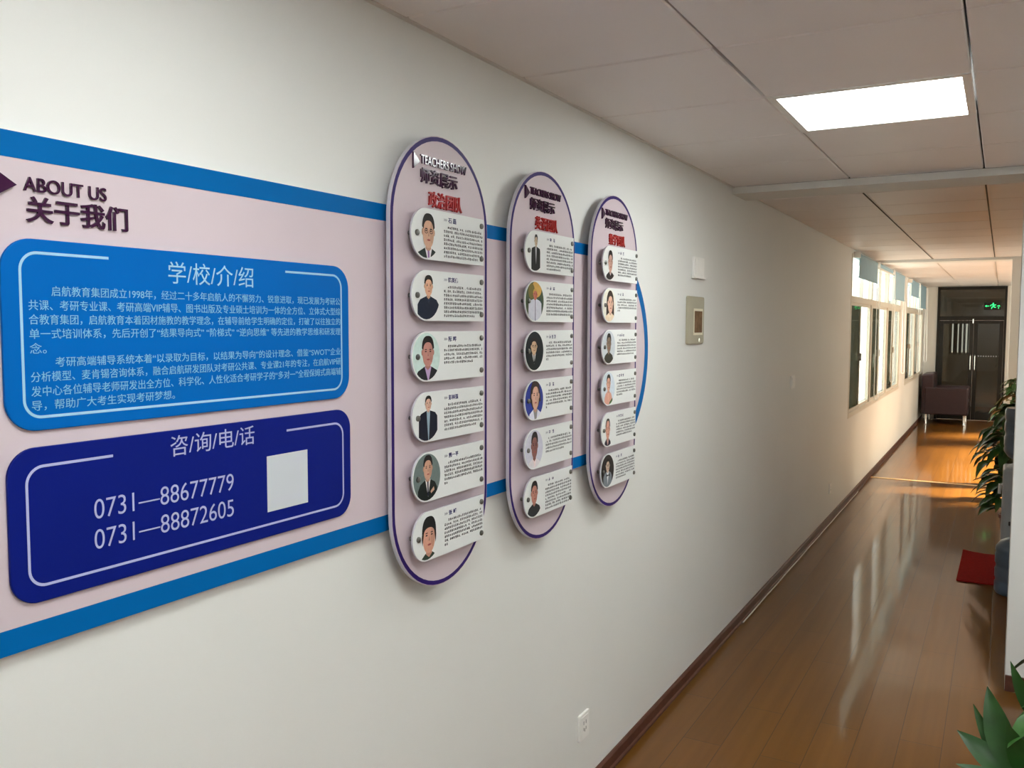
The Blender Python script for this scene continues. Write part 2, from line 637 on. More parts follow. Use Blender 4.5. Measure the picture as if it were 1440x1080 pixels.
# ------------------------------------------------------------------ windows
def window(name, y0, y1, nb, screens):
    fw = .05
    xo, xi = WX - .045, WX + .004
    f = MB()
    f.box(xo, xi, y0, y0 + fw, SILL, HEAD, M_FRAMEW)
    f.box(xo, xi, y1 - fw, y1, SILL, HEAD, M_FRAMEW)
    f.box(xo, xi, y0 + fw, y1 - fw, SILL, SILL + .055, M_FRAMEW)
    f.box(xo, xi, y0 + fw, y1 - fw, HEAD - .04, HEAD, M_FRAMEW)
    TR0, TR1 = 2.03, 2.095
    f.box(xo, xi, y0 + fw, y1 - fw, TR0, TR1, M_FRAMEW)
    bw = (y1 - y0) / nb
    for q in range(1, nb):
        ym = y0 + bw * q
        f.box(xo, xi, ym - .045, ym + .045, SILL + .055, TR0, M_FRAMEW)
        f.box(xo, xi, ym - .03, ym + .03, TR1, HEAD - .04, M_FRAMEW)
    root = f.build(name, bevel=.004)
    struct(root)
    for q in range(nb):
        a = y0 + bw * q + (fw if q == 0 else .045)
        c = y0 + bw * (q + 1) - (fw if q == nb - 1 else .045)
        mid = a + (c - a) * .46
        for (s0, s1, xs) in ((a, mid + .02, WX - .010), (mid - .02, c, WX - .016)):
            s = MB()
            t = .03
            z0, z1 = SILL + .055, TR0
            s.box(xs - .007, xs + .007, s0, s0 + t, z0, z1, M_FRAMEW)
            s.box(xs - .007, xs + .007, s1 - t, s1, z0, z1, M_FRAMEW)
            s.box(xs - .007, xs + .007, s0 + t, s1 - t, z0, z0 + t, M_FRAMEW)
            s.box(xs - .007, xs + .007, s0 + t, s1 - t, z1 - t, z1, M_FRAMEW)
            so = s.build('sash', root)
            g = MB()
            g.box(xs - .003, xs + .003, s0 + t, s1 - t, z0 + t, z1 - t, M_GLASS)
            g.build('pane', so)
        # insect screen behind the first sash
        g = MB()
        g.box(WX - .021, WX - .019, a + .002, mid - .002, SILL + .06, TR0 - .01, M_SCREEN)
        g.build('insect_screen', root)
        g = MB()
        g.box(WX - .028, WX - .022, a - .01, c + .01, TR1, HEAD - .04, M_GLASS)
        g.build('pane', root)
        s = MB()
        s.box(WX - .04, WX - .010, a + (c - a) * .55, a + (c - a) * .55 + .03, TR1, HEAD - .04, M_FRAMEW)
        s.build('mullion', root)
        h = MB()
        h.box(WX - .001, WX + .016, mid - .02, mid + .01, 1.42, 1.50, M_WHITEPL)
        h.build('handle', root, bevel=.003)
    return root


window('window_1', W1[0], W1[1], 3, None)
window('window_2', W2[0], W2[1], 2, None)


def blind(y0, y1, zb, label, chain_y, chain_z):
    zt = 2.535
    xr = WX + .035
    t = thing('roller_blind', (xr, (y0 + y1) / 2, zt), label, 'blind', 'blue roller blinds over the windows')
    r = MB()
    r.tube([(xr, y0 - .01, zt - .03), (xr, y1 + .01, zt - .03)], .022, M_BLIND, 16)
    r.build('roller_tube', t, smooth=True)
    f = MB()
    f.box(xr + .017, xr + .019, y0, y1, zb, zt - .02, M_BLIND)
    f.build('fabric', t)
    h = MB()
    h.tube([(xr + .018, y0, zb - .006), (xr + .018, y1, zb - .006)], .009, M_FRAMEW if zb > 2.4 else M_BLIND, 10)
    h.build('bottom_bar', t, smooth=True)
    for yy in (y0 - .018, y1 + .012):
        q = MB()
        q.box(WX, xr + .03, yy, yy + .006, zt - .062, zt, M_WHITEPL)
        q.build('bracket', t, bevel=.002)
    c = MB()
    pts = []
    xa, xb_ = xr + .012, xr + .055
    for j in range(8):
        pts.append((xa, chain_y, zt - .03 - (zt - .03 - chain_z - .03) * j / 7))
    for j in range(1, 7):
        an = math.pi * j / 7
        pts.append(((xa + xb_) / 2 - (xb_ - xa) / 2 * math.cos(an), chain_y, chain_z + .03 - .03 * math.sin(an)))
    for j in range(8):
        pts.append((xb_ - .02 * j / 7, chain_y, chain_z + .03 + (zt - .03 - chain_z - .03) * j / 7))
    c.tube(pts, .0045, M_BEAD, 6)
    c.build('bead_chain', t, smooth=True)


blind(9.40, 10.84, 2.29, 'pale blue roller blind half down at the near end of the first window', 10.92, .93)
blind(11.02, 12.44, 2.47, 'blue roller blind rolled right up over the middle pane of the first window', 12.55, 1.05)
blind(12.66, 14.02, 2.165, 'long blue roller blind over the far pane, beside the wall pier between windows', 13.98, 1.10)
blind(15.12, 16.52, 2.285, 'short blue roller blind over the first pane of the second window', 16.62, .98)
blind(16.75, 18.12, 2.125, 'farthest blue roller blind, beside the corner by the dark door', 18.18, 1.12)

# ------------------------------------------------------------------ end door
b = MB()
FY0, FY1 = END - .03, END + .06
b.box(DX0, DX0 + .045, FY0, FY1, 0, DZ, M_DOORF)
b.box(DX1 - .04, DX1, FY0, FY1, 0, DZ, M_DOORF)
b.box(DX0 + .045, DX1 - .04, FY0, FY1, DZ - .06, DZ, M_DOORF)
b.box(DX0 + .045, DX1 - .04, FY0, FY1, 1.905, 1.985, M_DOORF)
door = struct(b.build('door_1', bevel=.004))
b = MB()
b.box(DX0 + .045, DX1 - .04, END + .005, END + .013, 1.985, DZ - .06, M_DGLASS)
b.build('transom_pane', door)


def leaf_door(x0, x1, hx):
    s = MB()
    y0, y1 = END - .015, END + .035
    t = .07
    s.box(x0, x0 + t, y0, y1, .01, 1.90, M_DOORF)
    s.box(x1 - t, x1, y0, y1, .01, 1.90, M_DOORF)
    s.box(x0 + t, x1 - t, y0, y1, .01, .16, M_DOORF)
    s.box(x0 + t, x1 - t, y0, y1, 1.84, 1.90, M_DOORF)
    d = s.build('door_leaf', door, bevel=.003)
    g = MB()
    g.box(x0 + t, x1 - t, END + .006, END + .014, .16, 1.84, M_DGLASS)
    g.build('pane', d)
    h = MB()
    h.tube([(hx, y0 - .02, .95), (hx, y0 - .045, .97), (hx, y0 - .045, 1.23), (hx, y0 - .02, 1.25)], .010, M_STEEL, 8)
    h.build('handle', d, smooth=True)
    return d


lf = leaf_door(DX0 + .047, -.492, -.525)
rf = leaf_door(-.486, DX1 - .042, -.45)
s = MB()
for q in range(9):
    s.box(-.40 + q * .042, -.385 + q * .042, END + .002, END + .005, 1.215, 1.24, M_INKGREY)
s.build('glass_marking', rf)
s = MB()
s.tube([(-.50, END - .03, 1.93), (-.50, END - .03, 1.85)], .014, M_STEEL, 8)
s.build('closer_bracket', door)
# green exit sign hung at the transom
t = thing('exit_sign', (-.19, END - .06, 2.17), 'green lit exit sign with running figure and arrows at the door transom', 'sign')
s = MB()
s.box(-.33, -.045, END - .075, END - .05, 2.10, 2.245, M_DOORF)
s.build('housing', t, bevel=.004)
M_GREEN = mat('exit_green', (0.02, 0.35, 0.10), 0.5, emit=(0.03, 1.0, 0.25), estr=1.6, var=0)
s = MB()
YS = END - .0765


def gpoly(pts):
    k_ = s.m(M_GREEN)
    i_ = s.add([(x, YS, z) for x, z in pts])
    s.face([i_ + q for q in range(len(pts))], k_)


gpoly([(-.315, 2.172), (-.285, 2.192), (-.285, 2.178), (-.245, 2.178), (-.245, 2.166), (-.285, 2.166), (-.285, 2.152)])
gpoly([(-.062, 2.172), (-.088, 2.155), (-.088, 2.166), (-.115, 2.166), (-.115, 2.178), (-.088, 2.178), (-.088, 2.190)])
gpoly([(-.09 + .009 * math.cos(a * .785), 2.135 + .012 * math.sin(a * .785)) for a in range(8)])
gpoly([(-.178 + .012 * math.cos(a * .785), 2.222 + .011 * math.sin(a * .785)) for a in range(8)])
for (xa, za, xb_, zb, w) in ((-.182, 2.21, -.172, 2.165, .013), (-.182, 2.205, -.215, 2.19, .006), (-.215, 2.19, -.225, 2.17, .006),
                            (-.178, 2.205, -.15, 2.185, .006), (-.15, 2.185, -.135, 2.2, .006), (-.172, 2.165, -.20, 2.148, .008),
                            (-.20, 2.148, -.205, 2.12, .007), (-.172, 2.165, -.148, 2.143, .008), (-.148, 2.143, -.135, 2.15, .007)):
    d = Vector((xb_ - xa, zb - za)).normalized()
    px, pz = -d.y * w, d.x * w
    gpoly([(xa + px, za + pz), (xb_ + px, zb + pz), (xb_ - px, zb - pz), (xa - px, za - pz)])
s.build('pictogram', t)
# curtain strips at the lobby window
M_CURT = mat('curtain_grey', (0.30, 0.29, 0.25), 0.9, var=0.1)
t = thing('lobby_curtain', (-.8, LB - .03, 1.95), 'grey pleated curtain seen through the left door pane', 'curtain')
s = MB()
for (x0, x1) in ((-1.06, -1.0), (-.97, -.885), (-.862, -.80), (-.775, -.725), (-.69, -.66), (-.61, -.56)):
    s.box(x0, x1, LB - .035, LB - .02, 1.16, 1.95, M_CURT)
s.build('fabric', t, bevel=.006)
s = MB()
s.tube([(-1.1, LB - .03, 1.955), (-.5, LB - .03, 1.955)], .012, M_STEEL, 8)
s.build('rod', t)


# ------------------------------------------------------------------ ceiling lights
def ceiling_light(ix, x0, x1, y0, y1, label, strength, color, lum):
    e = mat('led_diffuser_' + lum, (0.9, 0.9, 0.9), 0.5, emit=color, estr=strength, var=0)
    t = thing('ceiling_light', ((x0 + x1) / 2, (y0 + y1) / 2, CEIL), label, 'light')
    f = MB()
    w = .026
    z0, z1 = CEIL - .002, CEIL + .012
    f.box(x0, x0 + w, y0, y1, z0, z1, M_WHITEPL)
    f.box(x1 - w, x1, y0, y1, z0, z1, M_WHITEPL)
    f.box(x0 + w, x1 - w, y0, y0 + w, z0, z1, M_WHITEPL)
    f.box(x0 + w, x1 - w, y1 - w, y1, z0, z1, M_WHITEPL)
    f.build('frame', t)
    d = MB()
    d.box(x0 + w, x1 - w, y0 + w, y1 - w, CEIL + .001, CEIL + .006, e)
    d.build('diffuser', t)


COOL = (0.95, 1.0, 0.985)
for n_, (ix, j) in enumerate(LIGHT_CELLS):
    lab = ['square white led panel lit in the ceiling above the corridor', 'lit square led panel overhead, out of frame on the left',
           'lit square led panel behind the camera',
           'lit square led panel right of the corridor before the near cross wall', 'lit square led panel overhead on the right of the near room',
           'lit square led panel at the back right of the near room'][n_]
    ceiling_light(ix, XE[ix] + .003, XE[ix + 1] - .003, YPH + j * YP + .003, YPH + (j + 1) * YP - .003, lab, PANEL, COOL, 'cool')
WARM_FILL_COL = (1.0, 0.80, 0.58)  # tint of the added warm fill panels, all out of view
for n_, yy in enumerate((9.0, 12.9)):
    t_lab = ['warm ceiling panel over the right side between the two cross walls', 'warm ceiling panel over the right side beyond the far cross wall'][n_]
    ceiling_light(3, .62, 1.20, yy, yy + .58, t_lab, WARM_FILL, WARM_FILL_COL, 'warm')

# ------------------------------------------------------------------ about-us board
def X(off):
    return WX + off


BZ0, BZ1 = 1.283, 2.084
BR = (BZ1 - BZ0) / 2
BY0, BY1 = 0.36, 3.531
BF = .016
outer = rrect(BY0, BY1, BZ0, BZ1, .01, 24, (BR - .001, .003, .003, BR - .001))
bd = .040
inner = []
for (y, z) in outer:
    cz = (BZ0 + BZ1) / 2
    cy = BY1 - BR
    if y > cy:
        d = math.hypot(y - cy, z - cz)
        inner.append((cy + (y - cy) * (d - bd) / d, cz + (z - cz) * (d - bd) / d))
    else:
        inner.append((y, z - bd if z > cz else z + bd))
board = thing('about_board', (WX, 1.5, BZ0), 'long pink and blue ABOUT US wall board with rounded right end', 'sign board')
b = MB()
b.prism(outer, X(.001), X(BF), M_PINK, M_EDGE)
b.build('backing', board)
b = MB()
b.strip(inner, outer, X(BF + .0006), M_BAND)
b.build('blue_border', board)


def info_panel(name, y0, y1, z0, z1, r, face, line, ly0, ly1, lz0, lz1, gap0, gap1):
    p = MB()
    p.prism(rrect(y0, y1, z0, z1, r), X(BF), X(BF + .006), face, face)
    po = p.build(name, board, bevel=.0012)
    lr = .03
    a = rrect(ly0, ly1, lz0, lz1, lr)
    w = .0045
    c = rrect(ly0 + w, ly1 - w, lz0 + w, lz1 - w, lr - w)
    # open outline: start right of the gap on the top edge, run clockwise-left
    N_ = len(a)
    # order of rrect: right-top corner, left-top, left-bottom, right-bottom
    seqa = a[11:] + a[:11]
    seqc = c[11:] + c[:11]
    seqa = [(gap0, lz1)] + seqa + [(gap1, lz1)]
    seqc = [(gap0, lz1 - w)] + seqc + [(gap1, lz1 - w)]
    l = MB()
    l.strip(seqa, seqc, X(BF + .0064), line, closed=False)
    l.build('outline', po)
    return po


up = info_panel('blue_panel', .773, 1.571, 1.626, 1.924, .05, M_BLUE, M_PALEBLUE, .800, 1.547, 1.645, 1.905, .955, 1.369)
lo = info_panel('navy_panel', .772, 1.573, 1.354, 1.600, .045, M_NAVY, M_PALELILAC, .799, 1.548, 1.378, 1.572, .953, 1.366)
XT = X(BF + .0062)
text_on_wall('heading', '学/校/介/绍', 1.075, 1.279, 1.866, 1.906, XT, M_PALEBLUE, up)
LINES = [
    ('启航教育集团成立1998年，经过二十多年启航人的不懈努力、锐意进取，现已发展为考研公', .852, 1.541),
    ('共课、考研专业课、考研高端VIP辅导、图书出版及专业硕士培训为一体的全方位、立体式大型综', .814, 1.541),
    ('合教育集团，启航教育本着因材施教的教学理念，在辅导前给学生明确的定位，打破了以往独立的', .814, 1.541),
    ('单一式培训体系，先后开创了“结果导向式” “阶梯式” “逆向思维” 等先进的教学思维和研发理', .814, 1.541),
    ('念。', .814, .841),
    ('考研高端辅导系统本着“以录取为目标，以结果为导向”的设计理念、借鉴“SWOT”企业', .855, 1.541),
    ('分析模型、麦肯锡咨询体系，融合启航研发团队对考研公共课、专业课21年的专注，在启航VIP研', .814, 1.541),
    ('发中心各位辅导老师研发出全方位、科学化、人性化适合考研学子的“多对一”全程保姆式高端辅', .814, 1.541),
    ('导，帮助广大考生实现考研梦想。', .814, 1.083),
]
obs = []
for q, (s_, a, c) in enumerate(LINES):
    zc = 1.8445 - .0224 * q
    obs.append(text_on_wall('line', s_, a, c, zc - .0082, zc + .0082, XT, M_BODYBLUE, None))
join_meshes('paragraph', obs, up)
text_on_wall('heading', '咨/询/电/话', 1.071, 1.275, 1.552, 1.590, XT, M_PALELILAC, lo)
obs = [text_on_wall('line', '0731—88677779', .915, 1.218, 1.4675, 1.5005, XT, M_PALELILAC, None, bold=-.006),
       text_on_wall('line', '0731—88872605', .914, 1.217, 1.4165, 1.4495, XT, M_PALELILAC, None, bold=-.006)]
join_meshes('phone_numbers', obs, lo)
b = MB()
b.prism([(1.308, 1.406), (1.428, 1.406), (1.428, 1.522), (1.308, 1.522)], X(BF + .006), X(BF + .0066), M_BLANK)
o = b.build('blank_sticker', lo)
o['label'] = 'blank pale grey square sticker'
text_on_wall('raised_letters', 'ABOUT US', .815, .957, 1.9965, 2.0185, X(BF), M_PLUM, board, depth=.004, bold=.006)
text_on_wall('raised_characters', '关于我们', .818, .997, 1.9495, 1.990, X(BF), M_PLUM, board, depth=.004, bold=.016)
b = MB()
b.prism([(.750, 1.972), (.801, 2.0025), (.750, 2.033)], X(BF), X(BF + .009), M_PLUM)
b.build('arrowhead', board)

# ------------------------------------------------------------------ three oval teacher signs
PF, PB = .043, .033
PZ0, PZ1 = 1.100, 2.279
PW = .454


def stadium(cy, w, z0, z1, n=28):
    r = w / 2
    return ellipse(cy, z1 - r, r, r, n, 0, math.pi, False) + ellipse(cy, z0 + r, r, r, n, math.pi, 2 * math.pi, False)


def oval(cy, word, label):
    t = thing('oval_sign', (WX, cy, PZ0), label, 'sign board', 'oval teacher signs on the wall')
    b = MB()
    b.prism(stadium(cy, PW, PZ0, PZ1), X(PB), X(PF), M_PINK, M_EDGE)
    b.build('backing', t)
    b = MB()
    b.strip(stadium(cy, PW - .026, PZ0 + .013, PZ1 - .013), stadium(cy, PW - .004, PZ0 + .002, PZ1 - .002), X(PF + .0006), M_PURPLE)
    b.build('purple_border', t)
    for dy, z in ((0, PZ1 - .12), (0, PZ0 + .12), (-.1, 1.69), (.1, 1.69)):
        b = MB()
        b.tube([(X(.0 if z > BZ1 or z < BZ0 else BF), cy + dy, z), (X(PB), cy + dy, z)], .012, M_STEEL, 12)
        b.build('standoff', t)
    x = X(PF)
    text_on_wall('raised_letters', 'TEACHERS SHOW', cy - .101, cy + .111, 2.197, 2.2195, x, M_PLUM, t, depth=.005, bold=.004)
    text_on_wall('raised_characters', '师资展示', cy - .100, cy + .067, 2.148, 2.188, x, M_PLUM, t, depth=.005, bold=.012)
    o = text_on_wall('red_characters', word, cy - .066, cy + .089, 2.093, 2.134, x, M_RED, t, depth=.005, bold=.012)
    b = MB()
    b.prism([(cy - .134, 2.180), (cy - .108, 2.200), (cy - .134, 2.220)], x, x + .006, M_PLUM)
    b.build('arrowhead', t)
    return t


CY = (1.926, 2.509, 3.096)
oval(CY[0], '政治团队', 'oval pink teacher sign nearest the camera, overlapping the blue board')
oval(CY[1], '英语团队', 'middle oval pink teacher sign of the row of three')
oval(CY[2], '数学团队', 'farthest oval pink teacher sign at the rounded end of the board')

# ------------------------------------------------------------------ profile cards
CF, CB = .067, .0625


def superellipse(cy, cz, ry, rz, e, n=28, a0=0, a1=2 * math.pi, closed=True):
    out = []
    for i in range(n if closed else n + 1):
        a = a0 + (a1 - a0) * i / n
        c, s = math.cos(a), math.sin(a)
        out.append((cy + ry * math.copysign(abs(c) ** (2 / e), c), cz + rz * math.copysign(abs(s) ** (2 / e), s)))
    return out


def clip_circle(poly, n=30, r=.985):
    """clip a polygon to the unit disc (Sutherland-Hodgman)."""
    for q in range(n):
        a = 2 * math.pi * q / n
        nx, ny = math.cos(a), math.sin(a)
        out = []
        for i, p in enumerate(poly):
            p2 = poly[(i + 1) % len(poly)]
            d1, d2 = p[0] * nx + p[1] * ny - r, p2[0] * nx + p2[1] * ny - r
            if d1 <= 0:
                out.append(p)
            if (d1 < 0 < d2) or (d2 < 0 < d1):
                t = d1 / (d1 - d2)
                out.append((p[0] + (p2[0] - p[0]) * t, p[1] + (p2[1] - p[1]) * t))
        poly = out
        if len(poly) < 3:
            return []
    return poly


def pc(rgb):
    return mat('photo_%d_%d_%d' % rgb, lin(rgb), 0.45, spec=0.12, var=0.06, scale=90)


SKIN = (212, 168, 142)


def portrait(t, cy, cz, P):
    R = .0605
    mb = MB()
    lay = [0]

    def put(poly, rgb):
        poly = clip_circle(poly)
        if poly:
            lay[0] += 1
            mb.flat([(cy + u * R, cz + v * R) for u, v in poly], X(CF + .0003 + .00012 * lay[0]), pc(rgb))

    g = P.get
    uc, hw, top, chin = P['head']
    hc, hh = (top + chin) / 2, (top - chin) / 2
    if g('bg'):
        put(ellipse(0, 0, .99, .99, 30), g('bg'))
    for (poly, rgb) in g('back', []):
        put(poly, rgb)
    skin = g('skin', SKIN)
    hair = g('hair', (32, 28, 28))
    if g('long'):
        l = g('long')
        put(ellipse(uc, hc + .05, hw * 1.28, hh * 1.12, 24) , hair)
        put([(uc - hw * 1.3, hc + .1), (uc + hw * 1.3, hc + .1), (uc + hw * 1.45, l), (uc - hw * 1.45, l)], hair)
    sw = g('shoulder', 1.9) * hw
    nk = chin + hh * .16
    sl = chin - hh * g('drop', .04)
    body = g('body', (30, 34, 40))
    bw = g('bodyw', 1.15) * sw
    put([(uc - bw, -1.1), (uc + bw, -1.1), (uc + bw * .98, sl - hh * .75), (uc + sw * .86, sl - hh * .25), (uc + hw * .55, sl + .03),
         (uc - hw * .55, sl + .03), (uc - sw * .86, sl - hh * .25), (uc - bw * .98, sl - hh * .75)], body)
    if g('shirt'):
        d = g('vdepth', .7)
        put([(uc - hw * .55, sl + .04), (uc + hw * .1, sl - d), (uc + hw * .62, sl + .04)], g('shirt'))
    put([(uc - hw * .42, nk), (uc + hw * .42, nk), (uc + hw * .45, sl), (uc, sl - hh * .2), (uc - hw * .45, sl)], tuple(int(c * .9) for c in skin))
    if g('tie'):
        d = g('vdepth', .7)
        put([(uc - hw * .12, sl - hh * .1), (uc + hw * .16, sl - hh * .1), (uc + hw * .22, sl - d * .95), (uc - hw * .05, sl - d * .95)], g('tie'))
    for (poly, rgb) in g('mid', []):
        put(poly, rgb)
    # head: ears, face, hair
    for sgn in (-1, 1):
        put(ellipse(uc + sgn * hw * .92, hc - hh * .05, hw * .16, hh * .2, 10), tuple(int(c * .88) for c in skin))
    put(superellipse(uc, hc, hw * .92, hh, 2.25, 26), skin)
    put(ellipse(uc + hw * .55, hc - hh * .1, hw * .32, hh * .62, 18), tuple(int(c * .93) for c in skin))
    # hair cap
    hl = g('hairline', .42)
    capo = superellipse(uc, hc + hh * .02, hw * 1.04, hh * 1.05, 2.6, 22, math.radians(g('side', 8)), math.pi - math.radians(g('side', 8)), False)
    capi = superellipse(uc + g('part', 0) * hw, hc + hh * .0, hw * .80, hh * (hl + .22), 2.4, 22, math.pi - .12, .12, False)
    cap = capo + capi
    for a in range(len(capo) - 1):
        put([capo[a], capo[a + 1], capi[len(capi) - 2 - a], capi[len(capi) - 1 - a]], hair)
        lay[0] -= 1
    lay[0] += 1
    dark = tuple(int(c * .35) for c in skin)
    for sgn in (-1, 1):
        put(ellipse(uc + sgn * hw * .38, hc + hh * .02, hw * .16, hh * .045, 10), dark)
        put(ellipse(uc + sgn * hw * .38, hc + hh * .15, hw * .20, hh * .03, 10), (50, 40, 38))
    put([(uc - hw * .03, hc), (uc + hw * .12, hc - hh * .3), (uc - hw * .12, hc - hh * .3)], tuple(int(c * .82) for c in skin))
    put(ellipse(uc, hc - hh * .52, hw * .27, hh * .055, 12), (165, 85, 80))
    if g('glasses'):
        for sgn in (-1, 1):
            e1 = ellipse(uc + sgn * hw * .4, hc + hh * .0, hw * .30, hh * .15, 12)
            e2 = ellipse(uc + sgn * hw * .4, hc + hh * .0, hw * .24, hh * .11, 12)
            for a in range(12):
                a2 = (a + 1) % 12
                put([e1[a], e1[a2], e2[a2], e2[a]], (55, 45, 45))
                lay[0] -= 1
        lay[0] += 1
    for (poly, rgb) in g('over', []):
        put(poly, rgb)
    mb.build('portrait', t)


E = ellipse
CARDS = [
    # sign 1
    dict(sign=0, row=0, name='石 磊', lines=(8, .88), head=(.15, .44, .80, -.58), shirt=(232, 228, 232), tie=(150, 110, 160), body=(38, 48, 46), glasses=1,
         label='top profile card on nearest oval sign, man in glasses and dark suit'),
    dict(sign=0, row=1, name='陈英伟', lines=(8, .82), head=(.15, .30, .82, -.02), body=(26, 34, 52), shoulder=2.3, drop=.10, skin=(228, 178, 148), shirt=(34, 44, 64), vdepth=.3,
         label='second card down on nearest oval sign, smiling man in dark navy top'),
    dict(sign=0, row=2, name='阮 晔', lines=(5, .74), head=(.08, .43, .82, -.42), body=(36, 36, 42), shirt=(190, 160, 200), bg=(205, 226, 220), vdepth=.65, skin=(196, 140, 128),
         label='third card down on nearest oval sign, man in suit with lilac shirt'),
    dict(sign=0, row=3, name='彭林强', lines=(7, .86), head=(.10, .23, .88, .26), body=(26, 28, 42), shoulder=2.6, drop=.06, shirt=(150, 172, 186), vdepth=1.5, skin=(220, 178, 156),
         label='fourth card down on nearest oval sign, standing man in open dark jacket'),
    dict(sign=0, row=4, name='熊一平', lines=(6, .10), head=(.04, .33, .90, -.12), body=(28, 34, 32), bg=(112, 126, 124), shirt=(226, 224, 220), tie=(30, 34, 60), vdepth=.7, skin=(208, 160, 136),
         over=[([(.25, -.72), (.5, -.6), (.45, -.45), (.2, -.62)], (205, 165, 140))],
         label='fifth card down on nearest oval sign, man in black suit on grey backdrop'),
    dict(sign=0, row=5, name='张 峰', lines=(7, .08), head=(.12, .50, .80, -.72), body=(52, 66, 56), hairline=.22, hair=(34, 34, 34), side=-25, skin=(216, 160, 138), shoulder=1.4,
         label='bottom card on nearest oval sign, close-up man with long dark fringe'),
    # sign 2
    dict(sign=1, row=0, name=None, nch=2, lines=(8, .55), head=(.10, .17, .84, .24), body=(30, 32, 34), shoulder=3.0, drop=.08, shirt=(170, 170, 176), vdepth=.9, bodyw=.95, hair=(60, 60, 60), skin=(196, 176, 150),
         label='top card on middle oval sign, thin figure in long black coat'),
    dict(sign=1, row=1, name=None, nch=2, lines=(7, .92), head=(.02, .24, .62, .10), body=(206, 206, 218), bg=(70, 84, 60), shirt=(225, 225, 232), tie=(45, 48, 90), vdepth=1.4, shoulder=2.6, hair=(200, 160, 80), skin=(196, 116, 96),
         back=[(E(.2, .62, .55, .42, 18), (206, 164, 88)), (E(-.35, .5, .35, .4, 18), (120, 110, 60)), (E(.55, -.3, .3, .5, 18), (50, 74, 66))],
         label='second card on middle oval sign, golden outdoor photo of man in pale suit'),
    dict(sign=1, row=2, name=None, nch=3, lines=(6, .10), head=(-.08, .34, .64, -.16), body=(22, 32, 34), bg=(22, 30, 36), shirt=(222, 222, 220), tie=(28, 36, 42), vdepth=.5, glasses=1, skin=(214, 180, 146),
         label='third card on middle oval sign, man in black suit on black backdrop'),
    dict(sign=1, row=3, name=None, nch=2, lines=(6, .06), head=(.10, .42, .96, -.48), body=(222, 222, 236), bg=(46, 62, 148), shirt=(150, 146, 146), vdepth=.9, hair=(58, 46, 42), long=-.1, skin=(216, 170, 148), shoulder=1.7,
         label='fourth card on middle oval sign, smiling face on bright blue backdrop'),
    dict(sign=1, row=4, name=None, nch=2, lines=(5, .72), head=(.03, .36, .86, -.48), body=(226, 220, 224), bg=(206, 206, 220), shirt=(240, 220, 220), vdepth=.5, skin=(140, 96, 90), hair=(40, 36, 38),
         label='fifth card on middle oval sign, portrait in white shirt on pale lilac backdrop'),
    dict(sign=1, row=5, name=None, nch=2, lines=(8, .95), head=(.04, .36, .84, -.34), body=(46, 48, 50), drop=.03, skin=(192, 134, 118), hair=(38, 32, 32),
         label='bottom card on middle oval sign, man in dark collared jacket'),
    # sign 3
    dict(sign=2, row=0, name=None, nch=2, lines=(7, .72), head=(.10, .34, .74, -.52), body=(44, 40, 42), shirt=(210, 196, 200), vdepth=.2, skin=(204, 162, 146),
         label='top card on farthest oval sign, man in dark jacket'),
    dict(sign=2, row=1, name=None, nch=2, lines=(5, .14), head=(.14, .42, .78, -.48), body=(236, 214, 184), bg=(238, 234, 220), long=-.62, hair=(58, 46, 42), shirt=(240, 222, 196), skin=(232, 186, 162),
         label='second card on farthest oval sign, woman with long dark hair'),
    dict(sign=2, row=2, name=None, nch=3, lines=(6, .9), head=(-.02, .34, .80, -.34), body=(50, 50, 42), bg=(204, 210, 216), skin=(138, 116, 98), hair=(36, 34, 32),
         label='third card on farthest oval sign, dim portrait in olive jacket on grey'),
    dict(sign=2, row=3, name=None, nch=3, lines=(6, .3), head=(-.02, .30, .84, -.18), body=(226, 168, 148), bg=(212, 222, 232), hair=(52, 50, 46), long=.0, shirt=(232, 176, 154), skin=(226, 172, 148), shoulder=1.7,
         mid=[([(.1, -1), (.7, -1), (.6, -.6), (.15, -.85)], (88, 118, 72))],
         label='fourth card on farthest oval sign, woman with bare shoulder on pale backdrop'),
    dict(sign=2, row=4, name=None, nch=3, lines=(6, .85), head=(-.05, .33, .66, -.55), body=(48, 44, 60), hair=(66, 68, 60), hairline=.62, shirt=(206, 170, 160), vdepth=.4, skin=(216, 160, 140), shoulder=1.5,
         label='fifth card on farthest oval sign, balding man with dark lapels'),
    dict(sign=2, row=5, name=None, nch=2, lines=(7, .52), head=(.0, .30, .72, -.05), body=(124, 132, 140), bg=(50, 46, 46), shirt=(222, 226, 228), vdepth=.8, glasses=1, hair=(30, 28, 28), skin=(206, 180, 158),
         over=[([(-.24, -.18), (0, -.26), (.24, -.18), (.24, -.36), (0, -.29), (-.24, -.36)], (22, 22, 26))],
         label='bottom card on farthest oval sign, man in grey suit and black bow tie'),
]


